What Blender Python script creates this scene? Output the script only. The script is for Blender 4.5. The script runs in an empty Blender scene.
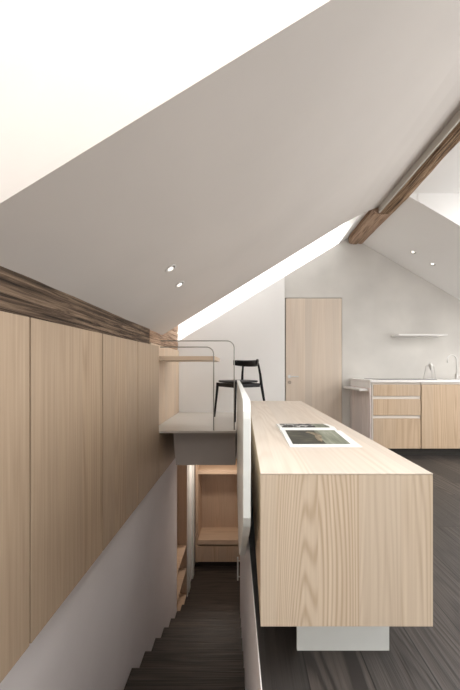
import bpy, bmesh, math, random
from mathutils import Vector, Matrix, noise
random.seed(4)
S = bpy.context.scene
C = S.collection
E = 1.07                                    # eye height above the upper floor

# ---------------------------------------------------------------- camera
cam = bpy.data.cameras.new('camera'); camo = bpy.data.objects.new('camera', cam); C.objects.link(camo)
camo.location = (0, 0, E); camo.rotation_euler = (math.radians(90), 0, 0)
cam.sensor_fit = 'VERTICAL'; cam.sensor_height = 36; cam.sensor_width = 24
cam.lens = 300/690*36
cam.shift_x = -13.7/690; cam.shift_y = 24.5/690
cam.clip_start = 0.02
S.camera = camo
# ---------------------------------------------------------------- light
w = bpy.data.worlds.new('sky'); S.world = w; w.use_nodes = True
bg = w.node_tree.nodes['Background']
# overcast sky: the zenith is three times as bright as the horizon
bg.inputs[0].default_value = (1.0, 0.985, 0.968, 1)
_n, _l = w.node_tree.nodes, w.node_tree.links
_tc = _n.new('ShaderNodeTexCoord'); _sp = _n.new('ShaderNodeSeparateXYZ'); _l.new(_tc.outputs['Generated'], _sp.inputs[0])
_mx = _n.new('ShaderNodeMath'); _mx.operation = 'MAXIMUM'; _l.new(_sp.outputs[2], _mx.inputs[0]); _mx.inputs[1].default_value = 0
_ma = _n.new('ShaderNodeMath'); _ma.operation = 'MULTIPLY_ADD'; _l.new(_mx.outputs[0], _ma.inputs[0])
_ma.inputs[1].default_value = 1.2; _ma.inputs[2].default_value = .85
_l.new(_ma.outputs[0], bg.inputs[1])
S.view_settings.view_transform = 'Standard'; S.view_settings.look = 'None'
S.view_settings.gamma = 1; S.view_settings.use_curve_mapping = False
S.view_settings.exposure = 2.02
HALL_FILL = 1.9  # energy of the added fill lamp in the lower hall

def portal(name, loc, direction, sx, sy):
    l = bpy.data.lights.new(name, 'AREA'); l.shape = 'RECTANGLE'; l.size = sx; l.size_y = sy
    l.cycles.is_portal = True
    o = bpy.data.objects.new(name, l); C.objects.link(o); o.location = loc
    o.rotation_euler = Vector(direction).to_track_quat('-Z', 'Y').to_euler()
portal('daylight_portal', (0.40, .10, 3.45), (0, 0, -1), 2.0, 1.75)
portal('daylight_portal', (.2, 4.57, 3.6), (0, 0, -1), 2.4, .86)
portal('daylight_portal', (3.25, 1.8, 3.12), (0, 0, -1), 1.5, 2.4)
portal('daylight_portal', (3.72, 3.9, 1.38), (-1, 0, 0), .75, .9)
portal('daylight_portal', (4.22, 1.1, 1.6), (-1, 0, 0), 2.5, 3.9)
portal('daylight_portal', (1.4, -4.05, 1.3), (0, 1, 0), 2.6, 1.6)

# ---------------------------------------------------------------- materials
def newmat(name):
    m = bpy.data.materials.new(name); m.use_nodes = True
    return m, m.node_tree.nodes, m.node_tree.links, m.node_tree.nodes['Principled BSDF']
def math_(N, L, op, a, b=None, c=None):
    n = N.new('ShaderNodeMath'); n.operation = op
    for i, v in enumerate((a, b, c)):
        if v is None: continue
        if isinstance(v, (int, float)): n.inputs[i].default_value = v
        else: L.new(v, n.inputs[i])
    return n.outputs[0]
def mix_(N, L, f, a, b, mode='MIX'):
    n = N.new('ShaderNodeMix'); n.data_type = 'RGBA'; n.blend_type = mode
    for i, v in ((0, f), (6, a), (7, b)):
        if isinstance(v, (int, float)): n.inputs[i].default_value = v
        elif isinstance(v, tuple): n.inputs[i].default_value = v + (1,)
        else: L.new(v, n.inputs[i])
    return n.outputs[2]
def plaster(name, col, var=0.04, scale=1.5, rough=0.85, bump=0.02):
    m, N, L, P = newmat(name)
    tc = N.new('ShaderNodeTexCoord')
    n = N.new('ShaderNodeTexNoise'); n.inputs['Scale'].default_value = scale; n.inputs['Detail'].default_value = 5
    L.new(tc.outputs['Object'], n.inputs['Vector'])
    lo = tuple(c*(1-var*2) for c in col); hi = tuple(min(1, c*(1+var*1.5)) for c in col)
    f = math_(N, L, 'MULTIPLY_ADD', n.outputs[0], 2.2, -0.6)
    f = math_(N, L, 'MINIMUM', math_(N, L, 'MAXIMUM', f, 0.0), 1.0)
    L.new(mix_(N, L, f, lo, hi), P.inputs['Base Color'])
    P.inputs['Roughness'].default_value = rough
    n2 = N.new('ShaderNodeTexNoise'); n2.inputs['Scale'].default_value = 60; L.new(tc.outputs['Object'], n2.inputs['Vector'])
    b = N.new('ShaderNodeBump'); b.inputs['Strength'].default_value = bump; L.new(n2.outputs[0], b.inputs['Height'])
    L.new(b.outputs[0], P.inputs['Normal'])
    return m
def plain(name, col, rough=0.4, metal=0.0):
    m, N, L, P = newmat(name)
    tc = N.new('ShaderNodeTexCoord')
    n = N.new('ShaderNodeTexNoise'); n.inputs['Scale'].default_value = 12; L.new(tc.outputs['Object'], n.inputs['Vector'])
    L.new(mix_(N, L, n.outputs[0], tuple(c*.95 for c in col), tuple(min(1, c*1.04) for c in col)), P.inputs['Base Color'])
    P.inputs['Roughness'].default_value = rough; P.inputs['Metallic'].default_value = metal
    return m
def wood(name, light, dark, across, along, bw=0.13, rough=0.5, wave=0.35, fine=0.5, tint=0.10,
         wscale=26, gap=0.0, joint=0.0, bump=0.05, offset=0.0, along_f=.5):
    """boards laid side by side along 'across', the grain runs along 'along'"""
    m, N, L, P = newmat(name)
    tc = N.new('ShaderNodeTexCoord'); sp = N.new('ShaderNodeSeparateXYZ'); L.new(tc.outputs['Object'], sp.inputs[0])
    ax = {'X': 0, 'Y': 1, 'Z': 2}
    other = [a for a in 'XYZ' if a not in (across, along)][0]
    A, G, D = (sp.outputs[ax[k]] for k in (across, along, other))
    oi = N.new('ShaderNodeObjectInfo')
    A2 = math_(N, L, 'ADD', A, offset)
    u = math_(N, L, 'DIVIDE', A2, bw)
    idn = math_(N, L, 'FLOOR', u)
    wn = N.new('ShaderNodeTexWhiteNoise'); wn.noise_dimensions = '2D'
    cb = N.new('ShaderNodeCombineXYZ'); L.new(idn, cb.inputs[0])
    if joint > 0:
        wn0 = N.new('ShaderNodeTexWhiteNoise'); wn0.noise_dimensions = '1D'; L.new(idn, wn0.inputs['W'])
        v = math_(N, L, 'ADD', math_(N, L, 'DIVIDE', G, joint), wn0.outputs[0])
        L.new(math_(N, L, 'FLOOR', v), cb.inputs[1])
    else:
        L.new(math_(N, L, 'MULTIPLY', oi.outputs['Random'], 7.0), cb.inputs[1])
    L.new(cb.outputs[0], wn.inputs['Vector'])
    rnd = wn.outputs['Value']
    off = math_(N, L, 'MULTIPLY', rnd, 9.0)
    # fine fibres
    v1 = N.new('ShaderNodeCombineXYZ')
    L.new(math_(N, L, 'MULTIPLY', A, 90.0), v1.inputs[0]); L.new(math_(N, L, 'MULTIPLY', D, 90.0), v1.inputs[1])
    L.new(math_(N, L, 'ADD', math_(N, L, 'MULTIPLY', G, 1.6), off), v1.inputs[2])
    n1 = N.new('ShaderNodeTexNoise'); n1.inputs['Scale'].default_value = 1; n1.inputs['Detail'].default_value = 4
    L.new(v1.outputs[0], n1.inputs['Vector'])
    # growth rings: contour lines of a slow field stretched along the grain
    v2 = N.new('ShaderNodeCombineXYZ')
    L.new(math_(N, L, 'ADD', math_(N, L, 'MULTIPLY', A, 5.0), off), v2.inputs[0])
    L.new(math_(N, L, 'MULTIPLY', D, 5.0), v2.inputs[1])
    L.new(math_(N, L, 'ADD', math_(N, L, 'MULTIPLY', G, along_f), off), v2.inputs[2])
    n2 = N.new('ShaderNodeTexNoise'); n2.inputs['Scale'].default_value = 1; n2.inputs['Detail'].default_value = 1.5
    n2.inputs['Roughness'].default_value = 0.35
    L.new(v2.outputs[0], n2.inputs['Vector'])
    r = math_(N, L, 'SINE', math_(N, L, 'MULTIPLY', n2.outputs[0], wscale*6.28))
    r = math_(N, L, 'POWER', math_(N, L, 'MULTIPLY_ADD', r, 0.5, 0.5), 2.0)
    f = math_(N, L, 'ADD', math_(N, L, 'MULTIPLY', r, math_(N, L, 'MULTIPLY_ADD', math_(N, L, 'POWER', rnd, 2.0), wave*1.5, wave*.35)),
              math_(N, L, 'MULTIPLY', math_(N, L, 'MULTIPLY_ADD', n1.outputs[0], 2.4, -0.7), fine))
    f = math_(N, L, 'MINIMUM', math_(N, L, 'MAXIMUM', f, 0.0), 1.0)
    col = mix_(N, L, f, light, dark)
    hs = N.new('ShaderNodeHueSaturation')
    L.new(math_(N, L, 'MULTIPLY_ADD', rnd, tint*2, 1-tint), hs.inputs['Value'])
    L.new(math_(N, L, 'MULTIPLY_ADD', rnd, tint, 1-tint/2), hs.inputs['Saturation'])
    L.new(col, hs.inputs['Color']); col = hs.outputs[0]
    if gap > 0:
        fr = math_(N, L, 'FRACT', u)
        g = math_(N, L, 'LESS_THAN', fr, gap/bw)
        if joint > 0:
            g = math_(N, L, 'MAXIMUM', g, math_(N, L, 'LESS_THAN', math_(N, L, 'FRACT', v), gap/joint))
        col = mix_(N, L, g, col, tuple(c*.35 for c in dark))
    L.new(col, P.inputs['Base Color'])
    P.inputs['Roughness'].default_value = rough
    b = N.new('ShaderNodeBump'); b.inputs['Strength'].default_value = bump; b.inputs['Distance'].default_value = 0.01
    L.new(f, b.inputs['Height']); L.new(b.outputs[0], P.inputs['Normal'])
    return m
def oldwood(name, cols):
    m, N, L, P = newmat(name)
    tc = N.new('ShaderNodeTexCoord'); mp = N.new('ShaderNodeMapping'); mp.inputs['Scale'].default_value = (36, 1.3, 36)
    L.new(tc.outputs['Object'], mp.inputs[0])
    n = N.new('ShaderNodeTexNoise'); n.inputs['Scale'].default_value = 1.6; n.inputs['Detail'].default_value = 8; n.inputs['Distortion'].default_value = .8
    n.inputs['Roughness'].default_value = .65
    L.new(mp.outputs[0], n.inputs['Vector'])
    cr = N.new('ShaderNodeValToRGB'); L.new(n.outputs[0], cr.inputs[0])
    e = cr.color_ramp.elements
    e[0].position = .36; e[0].color = cols[0]+(1,); e[1].position = .68; e[1].color = cols[2]+(1,)
    k = e.new(.5); k.color = cols[1]+(1,)
    n3 = N.new('ShaderNodeTexNoise'); n3.inputs['Scale'].default_value = 5; n3.inputs['Detail'].default_value = 3; L.new(tc.outputs['Object'], n3.inputs['Vector'])
    L.new(mix_(N, L, math_(N, L, 'MULTIPLY', n3.outputs[0], .7), cr.outputs[0], cols[1], 'MULTIPLY'), P.inputs['Base Color'])
    L.new(cr.outputs[0], P.inputs['Base Color'])
    P.inputs['Roughness'].default_value = .85
    b = N.new('ShaderNodeBump'); b.inputs['Strength'].default_value = .9; b.inputs['Distance'].default_value = .02
    L.new(n.outputs[0], b.inputs['Height']); L.new(b.outputs[0], P.inputs['Normal'])
    return m

M_white = plaster('white_plaster', (.87, .86, .845), .012)
M_ceil = plaster('ceiling_plaster_shaded', (.64, .60, .565), .02)  # white plaster greyed: shade of the left slope is put into the colour
M_grey = plaster('grey_clay_plaster', (.64, .62, .585), .06, 1.6, .8, .04)
M_stairwall = plaster('stairwell_plaster', (.86, .82, .82), .03)
M_lacq = plain('white_lacquer', (.80, .83, .81), .35)
M_slab = plain('platform_coating', (.60, .565, .52), .4)
M_box = plain('taupe_lacquer', (.42, .375, .345), .45)
LT, DK = (.68, .53, .40), (.50, .355, .235)
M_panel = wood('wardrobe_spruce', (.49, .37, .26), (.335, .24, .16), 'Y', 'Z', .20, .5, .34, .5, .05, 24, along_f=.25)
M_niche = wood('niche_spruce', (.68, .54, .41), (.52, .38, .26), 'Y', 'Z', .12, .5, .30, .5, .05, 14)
M_end = wood('island_end_wood', (.69, .58, .455), (.50, .385, .27), 'X', 'Z', .14, .5, .55, .50, .05, 48, offset=1.357, along_f=.35)
M_top = wood('island_top_wood', (.64, .56, .48), (.52, .43, .35), 'X', 'Y', .115, .45, .30, .35, .05, 16)
M_side = wood('island_side_wood', (.74, .60, .44), (.56, .41, .27), 'Y', 'Z', .14, .5, .4, .4, .07, 12)
M_front = wood('cabinet_front_wood', (.50, .375, .26), (.37, .265, .17), 'X', 'Z', .16, .5, .35, .5, .06, 22, along_f=.25)
M_door = wood('door_wood', (.70, .60, .50), (.57, .465, .37), 'X', 'Z', .10, .5, .25, .4, .09, 14, along_f=.15)
M_pale = wood('whitened_wood', (.78, .71, .68), (.60, .52, .49), 'Y', 'Z', .09, .55, .3, .5, .1, 12)
M_desk = wood('desk_wood', (.72, .58, .44), (.54, .40, .28), 'Y', 'X', .2, .5, .3, .4, .05, 12)
M_hall = wood('hall_cabinet_wood', (.62, .46, .34), (.46, .32, .22), 'X', 'Z', .14, .5, .3, .5, .05, 12)
M_hallx = wood('hall_shelf_wood', (.66, .50, .37), (.50, .36, .25), 'Y', 'X', .14, .5, .3, .5, .05, 12)
M_floor = wood('dark_floor_boards', (.056, .048, .043), (.017, .014, .013), 'X', 'Y', .22, .5, .5, .5, .36, 14, gap=.005, joint=1.9, bump=.25)
M_stair = wood('dark_stair_boards', (.085, .066, .052), (.018, .014, .012), 'Y', 'X', .21, .45, .5, .8, .2, 9, gap=.003, bump=.25)
M_beam = oldwood('old_dark_timber', ((.018, .011, .007), (.12, .078, .050), (.33, .235, .16)))
M_beam2 = oldwood('old_brown_timber', ((.035, .018, .010), (.26, .16, .09), (.58, .41, .26)))
M_beam3 = oldwood('old_timber_lit', ((.14, .085, .055), (.42, .28, .19), (.60, .43, .31)))  # lighter copy of the old timber, roof-slot light put into the colour
M_black = plain('black_lacquered_wood', (.007, .007, .008), .35)
M_black.node_tree.nodes['Principled BSDF'].inputs['Specular IOR Level'].default_value = .2
M_seat = plain('black_leather', (.012, .012, .013), .5)
M_steel = plain('brushed_steel', (.62, .61, .59), .3, 1)
M_rail = plain('nickel_rail', (.36, .35, .32), .35, .6)
M_count = plain('white_mineral_counter', (.74, .72, .70), .35)
M_chan = plain('pale_channel', (.66, .61, .55), .5)
M_hob = plain('black_hob_glass', (.03, .03, .032), .08)
M_gap = plain('dark_recess', (.03, .026, .022), .8)
M_paper = plain('white_paper', (.80, .80, .78), .6)
M_lamp = plain('lamp_housing', (.75, .74, .72), .4)
M_lampin = plain('lamp_reflector', (.30, .29, .28), .3, .6)
M_lens = plain('lit_lens', (.9, .88, .84), .3)
M_lens.node_tree.nodes['Principled BSDF'].inputs['Emission Color'].default_value = (1, .93, .85, 1)
M_lens.node_tree.nodes['Principled BSDF'].inputs['Emission Strength'].default_value = .35
M_brass = plain('dark_nickel_lock', (.30, .25, .20), .3, .9)

# ---------------------------------------------------------------- mesh helpers
class MB:
    def __init__(s): s.bm = bmesh.new()
    def box(s, x0, x1, y0, y1, z0, z1):
        v = [s.bm.verts.new((x, y, z)) for x in (x0, x1) for y in (y0, y1) for z in (z0, z1)]
        for f in ((0,1,3,2),(4,6,7,5),(0,4,5,1),(2,3,7,6),(0,2,6,4),(1,5,7,3)): s.bm.faces.new([v[i] for i in f])
        return s
    def hexa(s, bot, top):                          # 4 bottom, 4 top points
        v = [s.bm.verts.new(p) for p in list(bot)+list(top)]
        for f in ((0,3,2,1),(4,5,6,7),(0,1,5,4),(1,2,6,5),(2,3,7,6),(3,0,4,7)): s.bm.faces.new([v[i] for i in f])
        return s
    def prism(s, poly, f0, f1):                     # f0/f1 map a 2-D point to 3-D
        a = [s.bm.verts.new(f0(*p)) for p in poly]; b = [s.bm.verts.new(f1(*p)) for p in poly]
        s.bm.faces.new(a); s.bm.faces.new(b[::-1]); n = len(poly)
        for i in range(n): s.bm.faces.new((a[i], b[i], b[(i+1) % n], a[(i+1) % n]))
        return s
    def py(s, poly, y0, y1): return s.prism(poly, lambda x, z: (x, y0, z), lambda x, z: (x, y1, z))
    def tube(s, pts, r, n=12, cap=True):
        pts = [Vector(p) for p in pts]; rs = r if isinstance(r, (list, tuple)) else [r]*len(pts)
        t0 = (pts[1]-pts[0]).normalized(); nrm = t0.orthogonal().normalized(); rings = []
        for i, p in enumerate(pts):
            t = (pts[min(i+1, len(pts)-1)]-pts[max(i-1, 0)]).normalized()
            nrm = (nrm - t*nrm.dot(t)).normalized(); bn = t.cross(nrm)
            rings.append([s.bm.verts.new(p + (nrm*math.cos(2*math.pi*k/n)+bn*math.sin(2*math.pi*k/n))*rs[i]) for k in range(n)])
        for a, b in zip(rings, rings[1:]):
            for k in range(n): s.bm.faces.new((a[k], a[(k+1) % n], b[(k+1) % n], b[k]))
        if cap: s.bm.faces.new(rings[0][::-1]); s.bm.faces.new(rings[-1])
        return s
    def build(s, name, mat, parent=None, smooth=False, bevel=0, matrix=None):
        if matrix: s.bm.transform(matrix)
        bmesh.ops.recalc_face_normals(s.bm, faces=s.bm.faces)
        me = bpy.data.meshes.new(name); s.bm.to_mesh(me); s.bm.free(); me.materials.append(mat)
        if smooth:
            for p in me.polygons: p.use_smooth = True
        o = bpy.data.objects.new(name, me); C.objects.link(o)
        if parent: o.parent = parent
        if bevel:
            b = o.modifiers.new('bevel', 'BEVEL'); b.width = bevel; b.segments = 2; b.limit_method = 'ANGLE'
        return o
def tag(o, label, cat, group=None):
    o['label'] = label; o['category'] = cat
    if group: o['group'] = group
    return o
def thing(name, label, cat, loc, rz=0, group=None):
    o = bpy.data.objects.new(name, None); C.objects.link(o); o.location = loc; o.rotation_euler = (0, 0, rz)
    o.empty_display_size = .1
    return tag(o, label, cat, group)
def struct(name, mb, mat, bevel=0):
    o = mb.build(name, mat, bevel=bevel); o['kind'] = 'structure'; return o
def local(mb, loc):                                  # world-space mesh into a thing's own space
    mb.bm.transform(Matrix.Translation(-Vector(loc))); return mb

# ---------------------------------------------------------------- the shell
WL = -0.966                                          # left wall plane
zl = lambda x: 2.07 + .615*x                         # left roof plane
zr = lambda x: 3.957 - .5875*x                       # right roof plane
XR = 1.569; YA = 3.55; YN = 0.95; LOW = -2.63
sw = lambda y: .091 - .0333*y                        # stairwell wall, right

def lroof(x0, x1, y0, y1, t=.8):
    return MB().py([(x0, zl(x0)), (x1, zl(x1)), (x1, zl(x1)+t), (x0, zl(x0)+t)], y0, y1)
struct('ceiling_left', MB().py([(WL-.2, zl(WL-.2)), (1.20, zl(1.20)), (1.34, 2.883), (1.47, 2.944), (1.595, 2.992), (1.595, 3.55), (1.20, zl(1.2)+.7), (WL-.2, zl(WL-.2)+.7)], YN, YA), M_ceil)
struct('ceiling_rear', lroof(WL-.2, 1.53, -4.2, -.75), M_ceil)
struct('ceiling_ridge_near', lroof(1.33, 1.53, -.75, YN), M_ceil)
struct('ceiling_ridge_far', lroof(1.40, 1.53, YA, 4.52, .8), M_white)
struct('ceiling_slot', MB().py([(WL-.2, zl(WL-.2)+.42), (1.40, zl(1.40)+.42), (1.40, zl(1.40)+.62), (WL-.2, zl(WL-.2)+.62)], YA, 4.15), M_white)
struct('wall_slot_left', MB().box(WL-.2, WL, 4.385, 5.0, 1.2, 3.0), M_white)
struct('wall_slot_right', MB().box(1.40, 1.53, 4.55, 5.0, 2.5, 3.6), M_white)

struct('ceiling_light_blocker', MB().box(WL-.2, -.60, -.75, YN, 3.0, 3.15), M_white)  # unseen cover added to keep skylight off the left panels
struct('wall_shaft_left', MB().box(WL-.2, WL, -1.65, YN, zl(WL), 3.3), M_white)
# right of the ridge: the slope ends at a dormer with a flat ceiling
YD = 3.2
struct('ceiling_right', MB().py([(1.74, zr(1.74)), (4.0, zr(4.0)), (4.0, zr(4.0)+.3), (1.74, zr(1.74)+.3)], YD+.005, 4.66), M_white)
struct('ceiling_dormer', MB().box(1.74, 2.5, -1.1, YD+.3, 2.95, 3.1).box(4.0, 4.5, -1.1, YD+.3, 2.95, 3.1).box(2.5, 4.0, -1.1, .6, 2.95, 3.1).box(2.5, 4.0, 3.0, YD+.3, 2.95, 3.1), M_white)
struct('wall_dormer_side', MB().py([(1.86, zr(1.86)+.001), (1.86, 2.95), (4.5, 2.95), (4.5, 0), (3.6, 0), (3.6, zr(3.6))], YD, YD+.15), M_white)
struct('ceiling_right_rear', MB().py([(1.74, zr(1.74)), (4.0, zr(4.0)), (4.0, zr(4.0)+.3), (1.74, zr(1.74)+.3)], -4.2, -1.1), M_white)
struct('wall_dormer_rear', MB().py([(1.86, zr(1.86)), (1.86, 2.95), (4.5, 2.95), (4.5, 0), (3.6, 0), (3.6, zr(3.6))], -1.25, -1.1), M_white)
struct('ceiling_ridge_cap', MB().box(1.45, 1.9, -4.2, 4.66, 3.12, 3.3), M_white)
struct('wall_dormer_sill', MB().box(4.2, 4.35, -1.1, YD, 0, .35), M_white)
struct('wall_right_far', MB().box(3.6, 3.75, YD+.15, 4.66, 0, 1.0).box(3.6, 3.75, YD+.15, 4.66, 1.75, 2.1).box(3.6, 3.75, 4.35, 4.66, 1.0, 1.75).box(3.6, 3.75, YD+.15, YD+.25, 1.0, 1.75), M_white)
struct('wall_right_near', MB().box(3.6, 3.75, -4.2, -1.25, 0, 2.1), M_white)
# gable wall: white lining beside the stair, grey clay plaster round the door and kitchen
DX0, DX1, DT = .607, 1.447, 2.125
struct('wall_gable_white', MB().py([(WL-.1, -.20), (.597, -.20), (.597, zl(.597)), (WL-.1, zl(WL-.1))], 4.385, 4.52), M_white)
struct('wall_gable_grey', MB().py([(.597, 0), (DX0, 0), (DX0, DT), (DX1, DT), (DX1, 0), (3.75, 0), (3.75, zr(3.75)), (XR, 3.03), (.597, zl(.597))], 4.41, 4.52), M_grey)
struct('wall_gable_outer', MB().box(WL-.2, 3.9, 5.0, 5.1, 1.0, 3.6), M_white)
struct('wall_behind_door', MB().box(.5, 1.55, 4.6, 4.66, -.05, 2.3), M_grey)
# rear gable with a wide window opening
mb = MB().box(WL-.2, .1, -4.2, -4.05, 0, 3.4).box(2.7, 3.75, -4.2, -4.05, 0, 3.4).box(.1, 2.7, -4.2, -4.05, 0, .5).box(.1, 2.7, -4.2, -4.05, 2.1, 3.4)
struct('wall_rear', mb, M_white)
# floor of the upper storey (the stairwell is left open)
YS = -.205
mb = MB().hexa([(sw(YS)+.005, YS, -.3), (4.2, YS, -.3), (4.2, 4.385, -.3), (sw(4.385)+.005, 4.385, -.3)],
               [(sw(YS)+.005, YS, 0), (4.2, YS, 0), (4.2, 4.385, 0), (sw(4.385)+.005, 4.385, 0)])
mb.box(WL, 4.2, -4.1, YS, -.3, 0).box(DX0, DX1, 4.385, 4.66, -.3, 0)
struct('floor', mb, M_floor)
# stairwell walls
struct('wall_left', MB().box(WL-.2, WL-.035, -4.2, 4.66, -.05, 3.0), M_white)
struct('wall_stair_left', MB().box(WL-.2, -.93, YS-.1, 4.17, LOW-.1, -.045), M_stairwall)
struct('wall_stair_right', MB().hexa([(sw(YS), YS, LOW-.1), (sw(YS)+.004, YS, LOW-.1), (sw(4.33)+.004, 4.33, LOW-.1), (sw(4.33), 4.33, LOW-.1)],
                                    [(sw(YS), YS, .001), (sw(YS)+.004, YS, .001), (sw(4.33)+.004, 4.33, .001), (sw(4.33), 4.33, .001)]), M_stairwall)
struct('wall_stair_end', MB().box(WL, .1, YS-.1, YS, LOW, -.3), M_stairwall)
# lower hall
struct('floor_lower', MB().box(WL-.5, .35, 4.40, 6.3, LOW-.15, LOW), M_stair)
struct('ceiling_lower', MB().box(WL-.5, .35, 4.40, 6.3, -.24, -.12), M_white)
struct('wall_lower_right', MB().box(-.035, .1, 4.335, 6.3, LOW, -.13), M_stairwall)
struct('wall_lower_left', MB().box(WL-.2, -.925, 4.93, 6.3, LOW, -.13), M_stairwall)
struct('wall_lower_end', MB().box(WL-.5, .35, 6.12, 6.3, LOW, -.13), M_stairwall)
struct('trim_1', MB().box(-.925, -.905, 4.98, 5.10, LOW, -.39), M_lacq)
struct('trim_2', MB().box(-.925, -.895, 5.30, 5.42, LOW, -.39), M_lacq)
struct('trim_3', MB().box(1.596, 1.614, YN, YA, 2.922, 3.08), M_slab)       # metal strip beside the ridge beam

# raised platform of the study corner
PZ = .445
t = thing('study_platform', 'pale coated platform of the raised study corner above the stair passage', 'platform', (-.4, 3.7, 0)); o = t.location
mb = MB().prism([(WL, 3.05), (-.075, 3.05), (-.075, 3.40), (.50, 3.40), (.50, 4.27), (WL, 4.27)], lambda x, y: (x, y, PZ-.022), lambda x, y: (x, y, PZ))
local(mb, o).build('slab', M_slab, t, bevel=.002)
mb = MB().hexa([(-.735, 3.25, .035), (-.09, 3.25, .035), (-.09, 4.38, .035), (-.735, 4.38, .035)],
               [(-.765, 3.25, PZ-.024), (-.09, 3.25, PZ-.024), (-.09, 4.38, PZ-.024), (-.765, 4.38, PZ-.024)])
local(mb, o).build('base', M_box, t)
local(MB().box(WL+.001, .50, 4.275, 4.383, PZ-.022, PZ), o).build('rear_lid', M_slab, t, bevel=.001)
local(MB().box(.02, .48, 3.42, 4.38, .002, PZ-.024), o).build('base', M_box, t)
tag(MB().box(WL+.001, WL+.02, 3.055, 4.38, PZ+.002, 1.345).build('niche_panel', M_niche), 'pale wood panel lining the left side of the study corner', 'wall panel')

# ---------------------------------------------------------------- stairs
RUN, RISE = .335, 2.63/15
st = thing('staircase', 'dark wooden staircase going down between two plastered walls', 'stairs', (-.45, YS, 0))
for k in range(1, 15):
    y0, y1 = YS+RUN*(k-1), YS+RUN*k
    z = -RISE*k
    mb = MB().hexa([(-.928, y0-.02, z-.045), (sw(y0)-.002, y0-.02, z-.045), (sw(y1)-.002, y1+.012, z-.045), (-.928, y1+.012, z-.045)],
                   [(-.928, y0-.02, z), (sw(y0)-.002, y0-.02, z), (sw(y1)-.002, y1+.012, z), (-.928, y1+.012, z)])
    local(mb, st.location).build('tread', M_stair, st, bevel=.003)
    zb = -RISE*(k+1) if k < 14 else LOW
    mb = MB().box(-.928, sw(y1)-.002, y1-.02, y1, max(zb, LOW)+.001, z-.045)
    local(mb, st.location).build('riser', M_stair, st)

# ---------------------------------------------------------------- railing slab
def rl(y): return .031-.0325*y
prof = [(1.085, .963), (1.062, .958), (1.044, .944), (1.033, .925), (1.03, .90), (1.03, .56), (1.05, .52), (1.08, .49), (1.13, .445), (1.206, .39), (1.33, .28), (1.47, .17), (1.648, .05), (1.85, -.07), (2.1, -.12), (3.05, -.12), (3.05, .963)]
mb = MB().prism(prof, lambda y, z: (rl(y), y, z), lambda y, z: (rl(y)+.027, y, z))
tag(mb.build('stair_balustrade', M_lacq, bevel=.003), 'white solid balustrade slab standing between stairwell and wooden island', 'balustrade')

# wire rails at the edge of the platform
def rail(xe, z, y, label):
    r = .075; pts = [(-.855, y, z)]
    for k in range(0, 10):
        a = math.pi/2*(1-k/9); pts.append((xe-r+r*math.cos(a), y, z-r+r*math.sin(a)))
    pts.append((xe, y, PZ))
    tag(MB().tube(pts, .0055, 10).build('wire_rail', M_rail, smooth=True), label, 'railing', None)
rail(-.307, 1.30, 3.075, 'lower and shorter thin metal loop rail at the platform edge')
rail(-.098, 1.366, 3.10, 'taller and wider thin metal loop rail reaching to the white balustrade')

# ---------------------------------------------------------------- wardrobe fronts on the left
edges = [-.62, -.01, .60, 1.21, 1.83, 2.44, 3.05]
names = ['wooden wall panel furthest behind, beside the stair head', 'second wooden wall panel beside the stair head',
         'leftmost tall wooden wall panel cut by the photo edge', 'widest-looking wooden wall panel, second from the left under the old beam',
         'third tall wooden wall panel from the left under the old beam', 'narrow-looking wooden wall panel next to the study desk']
names = ['wooden wall panel furthest back beside the stair head, out of frame', 'wooden wall panel beside the stair head, just out of frame',
         'wooden wall panel cut by the left photo edge', 'wooden wall panel second from left, largest one in full view',
         'wooden wall panel third from left below the old beam', 'narrowest-looking wooden wall panel, right before the study desk']
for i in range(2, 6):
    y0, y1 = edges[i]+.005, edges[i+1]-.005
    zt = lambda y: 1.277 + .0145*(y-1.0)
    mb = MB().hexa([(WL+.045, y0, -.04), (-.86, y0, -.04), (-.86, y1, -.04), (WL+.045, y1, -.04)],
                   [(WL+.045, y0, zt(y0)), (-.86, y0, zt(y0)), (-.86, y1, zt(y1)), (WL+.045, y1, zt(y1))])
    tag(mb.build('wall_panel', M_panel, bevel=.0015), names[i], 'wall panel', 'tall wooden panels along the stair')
tag(MB().box(WL+.045, -.86, 3.054, 3.86, -.04, PZ-.026).build('wall_panel', M_panel), 'short wooden wall panel below the study platform', 'wall panel')
tag(MB().box(WL+.045, -.86, -.62, .60, -.04, 1.27).build('wall_panel', M_panel), 'wooden wall panel beside the head of the stairs', 'wall panel')
struct('trim_4', MB().box(WL, WL+.04, -.62, 3.05, -.04, 1.26), M_gap)

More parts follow.
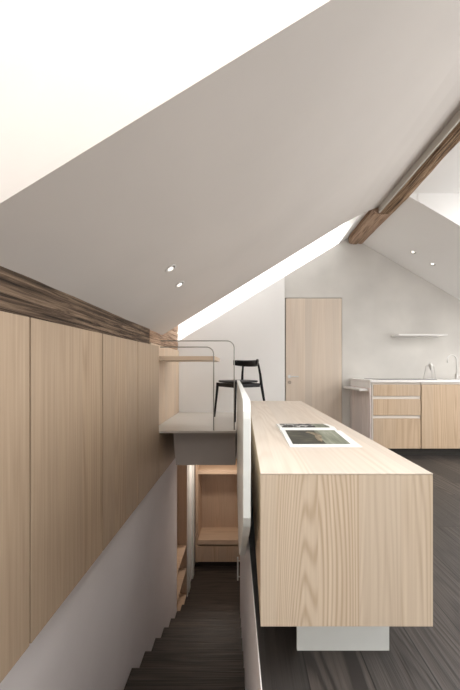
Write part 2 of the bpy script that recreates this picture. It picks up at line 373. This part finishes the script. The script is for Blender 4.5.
# ---------------------------------------------------------------- old timbers
def rough_beam(x0, x1, z0, z1, y0, y1, amp=.012, seed=0, rnd=.03, step=.035, sx=0.0):
    bm = bmesh.new(); w, h = x1-x0, z1-z0; ring = []
    n = 12
    for i in range(n): ring.append((x0+w*i/n, z0))
    for i in range(n): ring.append((x1, z0+h*i/n))
    for i in range(n): ring.append((x1-w*i/n, z1))
    for i in range(n): ring.append((x0, z1-h*i/n))
    cx, cz = (x0+x1)/2, (z0+z1)/2
    ny = int((y1-y0)/step)+1; rows = []
    for j in range(ny+1):
        y = y0+(y1-y0)*j/ny; row = []
        for (x, z) in ring:
            dx, dz = (x-cx)/(w/2), (z-cz)/(h/2)
            k = 1-.10*max(0, min(abs(dx), abs(dz))-.6)/.4
            d = noise.noise(Vector((x*14+seed, y*1.1, z*14)))*amp + noise.noise(Vector((x*40, y*5+seed, z*40)))*amp*.5
            dd = Vector((dx, 0, dz)).normalized()
            sag = noise.noise(Vector((seed*3.1, y*.7, 0)))*amp
            row.append(bm.verts.new((cx+(x-cx)*k+dd.x*d, y, cz+(z-cz)*k+dd.z*d+sag)))
        rows.append(row)
    m = len(ring)
    for a, b in zip(rows, rows[1:]):
        for i in range(m): bm.faces.new((a[i], a[(i+1) % m], b[(i+1) % m], b[i]))
    bm.faces.new(rows[0]); bm.faces.new(rows[-1][::-1])
    s = MB(); s.bm.free(); s.bm = bm; return s
tag(rough_beam(1.617, 1.765, 2.915, 3.13, -1.5, YA-.0, .017, 3).build('ridge_beam', M_beam2, smooth=False),
    'rough brown timber ridge beam running along the top of the ceiling', 'beam')
tag(rough_beam(1.535, 1.765, 2.905, 3.13, YA+.004, 4.40, .016, 8).build('ridge_beam', M_beam3), 'far end piece of the ridge beam above the gable wall, coloured as lit', 'beam')
tag(rough_beam(WL-.030, WL+.008, 1.255, 1.50, .2, 3.05, .009, 5).build('purlin_beam', M_beam), 'dark weathered timber beam above the wooden wall panels', 'beam')
# stacked timbers left of the study corner, slot light put into their colour
for i, (z0, z1, lab) in enumerate([(1.35, 1.475, 'lowest of the weathered timbers, coloured as lit by the bright roof slot'),
                                   (1.48, 1.60, 'middle weathered timber, coloured as lit by the bright roof slot'),
                                   (1.605, 1.78, 'topmost weathered timber, coloured as lit by the bright roof slot')]):
    tag(rough_beam(WL-.030, WL+.008, z0, z1, 3.06 if i == 0 else 3.56, 4.375, .007, 11+i*3, step=.03).build('wall_timber', M_beam3), lab, 'timber', 'light timbers left of the roof slot')

# ---------------------------------------------------------------- ceiling spotlights
def spot(x, y, z, slope, label):
    nrm = Vector((slope, 0, -1)).normalized()            # pointing into the room
    rot = Vector((0, 0, -1)).rotation_difference(nrm).to_matrix().to_4x4()
    t = thing('ceiling_spotlight', label, 'ceiling light', (x, y, z), 0, 'recessed ceiling spotlights')
    mb = MB(); n = 28; R0, R1, d = .040, .031, .004
    def ring(r, h): return [mb.bm.verts.new((r*math.cos(2*math.pi*k/n), r*math.sin(2*math.pi*k/n), h)) for k in range(n)]
    rr = [ring(R0, 0), ring(R0, -d), ring(R1, -d), ring(R1, 0)]
    for a, b in zip(rr, rr[1:]+rr[:1]):
        for k in range(n): mb.bm.faces.new((a[k], b[k], b[(k+1) % n], a[(k+1) % n]))
    mb.build('trim_ring', M_lamp, t, matrix=rot)
    mb = MB().tube([(0, 0, -.0005), (0, 0, -.002)], .0305, 28); mb.build('reflector', M_lampin, t, matrix=rot)
    mb = MB().tube([(-.006, 0, -.0025), (-.006, 0, -.006)], .021, 20); mb.build('lens', M_lens, t, matrix=rot)
for (x, y, lab) in [(-.497, 2.052, 'nearer recessed spotlight in the left sloping ceiling'), (-.511, 2.406, 'farther recessed spotlight in the left sloping ceiling')]:
    spot(x, y, zl(x)-.0005, .615, lab)
for (x, y, lab) in [(2.256, 3.986, 'recessed spotlight in the right ceiling nearer the ridge beam'), (2.52, 3.996, 'recessed spotlight low in the right ceiling above the kitchen')]:
    spot(x, y, zr(x)-.0005, -.5875, lab)

# ---------------------------------------------------------------- kitchen island
IX0, IX1, IY0, IY1, IT, IB = .057, .637, 1.01, 3.345, .72, .205
t = thing('kitchen_island', 'long pale wooden island hovering on a white plinth beside the stairwell', 'kitchen island', (.347, 2.18, 0))
L0 = t.location
local(MB().box(IX0, IX1, IY0, IY1, IT-.004, IT), L0).build('worktop', M_top, t, bevel=.001)
local(MB().box(IX0, IX1, IY0, IY0+.022, IB, IT-.0045), L0).build('end_panel', M_end, t)
local(MB().box(IX0, IX1, IY1-.022, IY1, IB, IT-.0045), L0).build('end_panel', M_end, t)
local(MB().box(IX0, IX0+.022, IY0+.0225, IY1-.0225, IB, IT-.0045), L0).build('side_panel', M_side, t)
local(MB().box(IX1-.022, IX1, IY0+.0225, IY1-.0225, IB, IT-.0045), L0).build('side_panel', M_side, t)
local(MB().box(IX0+.023, IX1-.023, IY0+.023, IY1-.023, IB, IB+.02), L0).build('bottom_panel', M_side, t)
for y in (1.142, 3.18): local(MB().box(.203, .554, y, y+.012, .0, IB-.001), L0).build('plinth', M_lacq, t)
local(MB().box(.30, .46, 1.30, 3.10, .0, IB-.001), L0).build('plinth_core', M_gap, t)

# open magazine
MX, MY = .208, 1.345
t = thing('magazine', 'open magazine with a dark landscape photo lying on the wooden island', 'magazine', (MX, MY, IT), 0)
Wp = .325
def sheet(y0, y1, hfun, x0, x1, dz, thick, nx=4, ny=12):
    mb = MB(); g = []
    for j in range(ny+1):
        y = y0+(y1-y0)*j/ny
        g.append([mb.bm.verts.new((x0+(x1-x0)*i/nx, y, hfun(y)+dz)) for i in range(nx+1)])
    g2 = [[mb.bm.verts.new((v.co.x, v.co.y, max(0.0005, v.co.z-thick))) for v in row] for row in g]
    for j in range(ny):
        for i in range(nx):
            mb.bm.faces.new((g[j][i], g[j][i+1], g[j+1][i+1], g[j+1][i])); mb.bm.faces.new((g2[j][i], g2[j+1][i], g2[j+1][i+1], g2[j][i+1]))
    for j in range(ny):
        mb.bm.faces.new((g[j][0], g[j+1][0], g2[j+1][0], g2[j][0])); mb.bm.faces.new((g[j][nx], g2[j][nx], g2[j+1][nx], g[j+1][nx]))
    for i in range(nx):
        mb.bm.faces.new((g[0][i], g2[0][i], g2[0][i+1], g[0][i+1])); mb.bm.faces.new((g[ny][i], g[ny][i+1], g2[ny][i+1], g2[ny][i]))
    return mb
SP = .335
hn = lambda y: .003 + .014*max(0, (y/SP))**1.2 if y < SP*.86 else .017 - .014*((y-SP*.86)/(SP*.14))**1.5*.6
hf = lambda y: .010 + .010*math.sin(min(1, (y-SP)/.06)*math.pi/2) - .012*max(0, (y-SP-.06)/.16)
sheet(0, SP, hn, 0, Wp, 0, .02).build('page', M_paper, t, smooth=False)
sheet(SP+.001, .54, hf, -.003, Wp-.01, 0, .02).build('page', M_paper, t)
def photo_mat(name, stops, sc, detail=5):
    m, N, L, P = newmat(name)
    tc = N.new('ShaderNodeTexCoord'); mp = N.new('ShaderNodeMapping'); mp.inputs['Scale'].default_value = sc
    L.new(tc.outputs['Object'], mp.inputs[0])
    n = N.new('ShaderNodeTexNoise'); n.inputs['Scale'].default_value = 1; n.inputs['Detail'].default_value = detail; L.new(mp.outputs[0], n.inputs['Vector'])
    cr = N.new('ShaderNodeValToRGB'); L.new(n.outputs[0], cr.inputs[0]); e = cr.color_ramp.elements
    e[0].position, e[0].color = stops[0][0], stops[0][1]+(1,); e[1].position, e[1].color = stops[-1][0], stops[-1][1]+(1,)
    for p, c in stops[1:-1]:
        k = e.new(p); k.color = c+(1,)
    L.new(cr.outputs[0], P.inputs['Base Color']); P.inputs['Roughness'].default_value = .65
    return m
M_ph1 = photo_mat('dark_hill_print', [(.35, (.02, .02, .014)), (.55, (.05, .046, .03)), (.7, (.10, .09, .06))], (14, 30, 1))
M_ph2 = photo_mat('grey_green_print', [(.35, (.13, .14, .10)), (.6, (.24, .25, .19)), (.75, (.34, .34, .28))], (40, 6, 1))
M_ph3 = photo_mat('black_white_print', [(.40, (.012, .012, .012)), (.52, (.03, .028, .024)), (.58, (.5, .5, .48))], (25, 18, 1), 3)
M_ph4 = photo_mat('sand_print', [(.3, (.10, .075, .045)), (.7, (.30, .24, .16))], (50, 30, 1))
sheet(.045, SP-.02, hn, .02, .175, .0012, .0006).build('photo', M_ph1, t)
sheet(.045, SP-.02, hn, .1755, .288, .0012, .0006).build('photo', M_ph2, t)
# the small brown figure between the two halves of the picture
mb = MB()
outl = [(.150, .10), (.163, .075), (.172, .10), (.178, .14), (.190, .19), (.180, .235), (.160, .255), (.135, .27), (.120, .255), (.142, .235), (.158, .20), (.150, .16)]
mb.prism(outl, lambda x, y: (x, y, hn(y)+.0014), lambda x, y: (x, y, hn(y)+.0022)).build('photo', M_ph4, t)
sheet(SP+.035, .53, hf, .012, .205, .0012, .0006).build('photo', M_ph3, t)
sheet(SP+.035, .53, hf, .206, .285, .0012, .0006).build('photo', M_ph2, t)

# ---------------------------------------------------------------- study desk and chair
tag(MB().box(WL+.021, -.295, 3.085, 3.72, 1.166, 1.208).build('study_desk', M_desk, bevel=.002),
    'pale wooden desk board fixed to the left wall of the study corner', 'desk')

cc = Vector((-.068, 3.868, PZ+.0035)); rz = math.atan2(-.57, -.82)     # local +X looks where the sitter looks
t = thing('dining_chair', 'black wooden chair with curved low backrest at the study desk', 'chair', cc, rz)
hw, hd = .225, .20
# seat: thin dished pad with rounded outline
mb = MB(); n = 40; rings = []
def seat_pt(a, k):
    c, s = math.cos(a), math.sin(a); p = 4.0
    r = (abs(c)**p+abs(s)**p)**(-1/p)
    x = c*r*(.215)*k; y = s*r*(.222 + .018*c)*k
    return x, y
for k, z in ((.2, .472), (.6, .473), (.88, .480), (.97, .482), (1.0, .476), (1.0, .468), (.95, .458), (.5, .454), (.15, .454)):
    rings.append([mb.bm.verts.new((*seat_pt(2*math.pi*i/n, k), z)) for i in range(n)])
for a, b in zip(rings, rings[1:]):
    for i in range(n): mb.bm.faces.new((a[i], a[(i+1) % n], b[(i+1) % n], b[i]))
mb.bm.faces.new(rings[0]); mb.bm.faces.new(rings[-1])
mb.build('seat', M_seat, t, smooth=True)
for s in (-1, 1):
    MB().tube([(.185, s*.215, .450), (.19, s*.218, .36), (.215, s*.245, 0)], [.019, .018, .011], 12).build('leg', M_black, t, smooth=True)
    # rear leg sweeps up as the back post
    MB().tube([(-.275, s*.245, 0), (-.235, s*.228, .25), (-.205, s*.215, .44), (-.200, s*.200, .56), (-.190, s*.168, .70)], [.011, .016, .019, .016, .013], 12).build('leg', M_black, t, smooth=True)
    MB().box(-.185, .185, s*.205-.010, s*.205+.010, .40, .447).build('seat_rail', M_black, t, bevel=.003)
MB().box(.170, .190, -.195, .195, .40, .447).build('seat_rail', M_black, t, bevel=.003)
MB().box(-.200, -.180, -.195, .195, .40, .447).build('seat_rail', M_black, t, bevel=.003)
# curved backrest wrapping forward
mb = MB(); rows = []; nn = 24
for i in range(nn+1):
    u = -1+2*i/nn; yy = .262*math.sin(u*1.25)/math.sin(1.25); xx = -.225 + .135*(1-math.cos(u*1.25))/(1-math.cos(1.25))
    hgt = .044*(1-.25*abs(u)**3); tk = .011; zc = .702+.016*u*u
    tang = Vector((.115*math.sin(u*1.25)*1.4, .245*math.cos(u*1.25)*1.3, 0)).normalized(); nv = Vector((tang.y, -tang.x, 0))
    row = []
    for k in range(12):
        a = 2*math.pi*k/12
        q = Vector((xx, yy, zc)) + nv*(tk*math.cos(a)*(1-.4*abs(u)**4)) + Vector((0, 0, 1))*hgt*math.sin(a)*(1 if abs(math.sin(a)) > .9 else 1.0)
        q += nv*(-(q.z-zc)*.15)
        row.append(mb.bm.verts.new(q))
    rows.append(row)
for a, b in zip(rows, rows[1:]):
    for k in range(12): mb.bm.faces.new((a[k], a[(k+1) % 12], b[(k+1) % 12], b[k]))
mb.bm.faces.new(rows[0][::-1]); mb.bm.faces.new(rows[-1])
mb.build('backrest', M_black, t, smooth=True)

# ---------------------------------------------------------------- door
d = MB().box(DX0+.012, DX1-.008, 4.402, 4.45, .004, DT-.010).build('door_1', M_door, bevel=.002); d['kind'] = 'structure'
struct('trim_5', MB().box(DX0, DX0+.008, 4.425, 4.46, 0, DT).box(DX1-.005, DX1, 4.425, 4.46, 0, DT).box(DX0, DX1, 4.425, 4.46, DT-.006, DT), M_gap)
hx, hz = DX0+.065, E+(369.5-376.5)/68
mb = MB().tube([(hx, 4.402, hz), (hx, 4.392, hz)], .026, 20).tube([(hx, 4.395, hz), (hx, 4.35, hz)], .010, 12).tube([(hx-.006, 4.352, hz), (hx+.06, 4.350, hz), (hx+.125, 4.352, hz)], .009, 12)
mb.build('door_handle', M_steel, d, smooth=False)
hz2 = hz-.085
MB().tube([(hx, 4.402, hz2), (hx, 4.390, hz2)], .025, 20).build('lock_rosette', M_brass, d)

# ---------------------------------------------------------------- kitchen run
KY = 3.70; KX0 = 1.57; zk = lambda py: E+(369.5-py)/81.1
kx = lambda px: (px-243.7)/81.1
CT = E-.13
tag(MB().box(KX0-.012, 3.595, KY-.012, 4.405, CT-.028, CT).build('kitchen_worktop', M_count, bevel=.002), 'white counter slab running along the grey wall', 'worktop')
t = thing('counter_end_panel', 'pale whitened wood panel closing the left end of the kitchen run', 'side panel', (KX0, 4.05, 0)); o = t.location
local(MB().box(KX0-.008, KX0+.012, KY+.012, 4.402, .0, CT-.10), o).build('panel', M_pale, t)
local(MB().box(KX0-.008, KX0+.012, KY+.012, 4.402, CT-.0995, CT-.0285), o).build('edge_band', M_count, t)
# drawer cabinet
x0, x1 = KX0+.0005, kx(421.2)
def cab(name, label, xa, xb, cat):
    tt = thing(name, label, cat, ((xa+xb)/2, 4.05, 0)); oo = tt.location
    local(MB().box(xa+.012, xb, KY+.022, 4.40, .097, CT-.03), oo).build('body', M_chan, tt)
    local(MB().box(xa+.012, xb, KY+.07, KY+.09, .0, .095), oo).build('plinth', M_gap, tt)
    return tt, oo
tt, oo = cab('drawer_cabinet', 'wooden kitchen cabinet with three drawers below the black hob', x0, x1, 'cabinet')
local(MB().box(x0+.013, x0+.024, KY-.002, KY+.0215, .095, CT-.03), oo).build('frame', M_chan, tt)
for (a, b) in ((384.6, 396.0), (399.2, 415.4), (418.6, 448.6)):
    dr = local(MB().box(x0+.028, x1-.008, KY-.002, KY+.020, zk(b), zk(a)), oo).build('drawer', M_front, tt, bevel=.0015)
for (a, b) in ((396.3, 398.9), (415.7, 418.3)):
    local(MB().box(x0+.028, x1-.012, KY+.014, KY+.0215, zk(b), zk(a)), oo).build('grip_channel', M_chan, tt)
xb = x1
for i, lab in enumerate(['wooden kitchen cabinet with one plain door right of the drawers', 'wooden kitchen cabinet with plain door at the right photo edge', 'wooden kitchen cabinet with plain door, last along the wall beyond the frame']):
    xa, xb2 = xb+.0005, min(xb+.62, 3.59)
    tt, oo = cab('door_cabinet', lab, xa-.011, xb2, 'cabinet')
    local(MB().box(xa+.004, xb2-.004, KY-.002, KY+.020, zk(448.6), zk(384.6)), oo).build('door', M_front, tt, bevel=.0015)
    local(MB().box(xa+.004, xb2-.004, KY+.010, KY+.0215, zk(384.2), zk(382.3)), oo).build('grip_channel', M_chan, tt)
    xb = xb2
tag(MB().box(1.72, 2.45, 3.80, 4.28, CT+.001, CT+.006).build('induction_hob', M_hob, bevel=.001), 'flat black glass hob set on the white counter above the drawers', 'hob')
tag(MB().box(1.45, KX0-.009, 3.76, 4.36, .80, .825).build('side_shelf', M_count, bevel=.002), 'narrow white ledge on the pale side of the kitchen counter', 'shelf')
tag(MB().box(2.17, 2.86, 4.20, 4.409, 1.545, 1.568).build('wall_shelf', M_count, bevel=.002), 'thin white shelf on the grey wall above the kitchen counter', 'shelf')
# tripod kitchen utensil
ux, uy = (430.5-243.7)/300*4.0, 4.0
t = thing('citrus_squeezer', 'small chrome utensil on splayed legs standing on the counter', 'citrus squeezer', (ux, uy, CT+.001))
MB().tube([(0, 0, .115), (0, 0, .15), (0, 0, .19), (0, 0, .21), (0, 0, .222)], [.003, .016, .024, .020, .006], 16).build('head', M_steel, t, smooth=True)
for a in (0.2, 2.3, 4.4):
    c, s = math.cos(a), math.sin(a)
    MB().tube([(.010*c, .010*s, .17), (.045*c, .045*s, .185), (.055*c, .055*s, .17), (.082*c, .082*s, .004)], [.004, .005, .005, .0025], 8).build('leg', M_steel, t, smooth=True)
# kitchen tap
fx, fy = (456.5-243.7)/300*4.1, 4.1
t = thing('kitchen_tap', 'curved steel kitchen tap rising from the counter near the right edge', 'tap', (fx, fy, CT+.0035))
pts = [(0, 0, 0), (0, 0, .26)]+[(-.062+.062*math.cos(a), 0, .26+.062*math.sin(a)) for a in [math.pi*k/12 for k in range(1, 13)]]+[(-.124, 0, .22)]
MB().tube(pts, .008, 12).build('spout', M_steel, t, smooth=True)
MB().tube([(0, 0, 0), (0, 0, .07)], .020, 16).build('base', M_steel, t)
MB().tube([(.02, -.005, .045), (.07, -.01, .055)], .008, 10).build('lever', M_steel, t)
tag(MB().box(fx-.28, fx+.28, 3.80, 4.05, CT+.0005, CT+.003).build('kitchen_sink', M_steel), 'steel sink rim let into the counter in front of the tap', 'sink')

# ---------------------------------------------------------------- lower hall furniture
BY = 5.62; bz = lambda py: E+(369.5-py)/53.4
t = thing('hall_bench_cabinet', 'tall wooden cabinet with an open seat niche at the stair foot', 'cabinet', (-.47, 5.85, LOW)); o = t.location
xl, xr = -.905, -.045
local(MB().box(xl, xl+.05, BY, 6.1, LOW+.09, -.385), o).build('side_panel', M_hall, t)
local(MB().box(xr-.02, xr, BY, 6.1, LOW+.09, -.385), o).build('side_panel', M_hall, t)
local(MB().box(xl+.051, xr-.021, 6.06, 6.08, LOW+.09, -.385), o).build('back_panel', M_hall, t)
local(MB().box(xl+.051, xr-.021, BY, 6.059, bz(474.2), bz(470.5)), o).build('shelf', M_hallx, t)
local(MB().box(xl+.051, xr-.021, BY-.01, 6.059, bz(544.5), bz(539.8)), o).build('seat', M_hallx, t)
local(MB().box(xl+.001, xr-.001, BY-.012, BY-.0005, bz(561.5), bz(546)), o).build('drawer', M_hall, t)
local(MB().box(xl+.01, xr-.01, BY+.04, BY+.06, LOW+.001, LOW+.088), o).build('plinth', M_gap, t)
t = thing('recessed_bookcase', 'narrow wooden shelves recessed in the left wall at the stair foot', 'bookcase', (-1.05, 4.48, LOW)); o = t.location
local(MB().box(-1.08, -.928, 4.905, 4.925, LOW, -.26), o).build('side_panel', M_hall, t)
local(MB().box(-1.08, -.933, 4.173, 4.19, LOW, -.26), o).build('side_panel', M_hall, t)
local(MB().box(-1.10, -1.081, 4.173, 4.925, LOW, -.26), o).build('back_panel', M_hall, t)
local(MB().box(-.927, -.915, 4.88, 4.96, LOW, -.26), o).build('edge_strip', M_count, t)
for z in (-3.66, -3.24, -2.86):
    local(MB().box(-1.08, -.933, 4.191, 4.904, E+z-.02, E+z), o).build('shelf', M_hallx, t)
mb = MB().tube([(-.085, 4.30, E-2.69), (-.085, 4.30, E-3.02)], .011, 12).tube([(-.085, 4.30, E-2.74), (-.055, 4.30, E-2.74)], .007, 8).tube([(-.085, 4.30, E-2.97), (-.055, 4.30, E-2.97)], .007, 8)
tag(mb.build('grab_handle', M_lacq), 'small white upright grab handle on the right stair wall', 'handle')

# fill lamp added out of the camera's sight to brighten the lower hall
for i, (x, y, lab) in enumerate([(-.47, 5.15, 'added out-of-view ceiling lamp brightening the lower hall and its wooden cabinet')]):
    t = thing('hall_fill_lamp', lab, 'ceiling light', (x, y, -.242))
    MB().tube([(0, 0, 0), (0, 0, -.03)], .09, 24).build('housing', M_lamp, t)
    l = bpy.data.lights.new('hall_fill_light', 'AREA'); l.shape = 'DISK'; l.size = .16; l.energy = HALL_FILL; l.color = (1, .88, .76)
    lo = bpy.data.objects.new('hall_fill_light', l); C.objects.link(lo); lo.parent = t; lo.location = (0, 0, -.034)
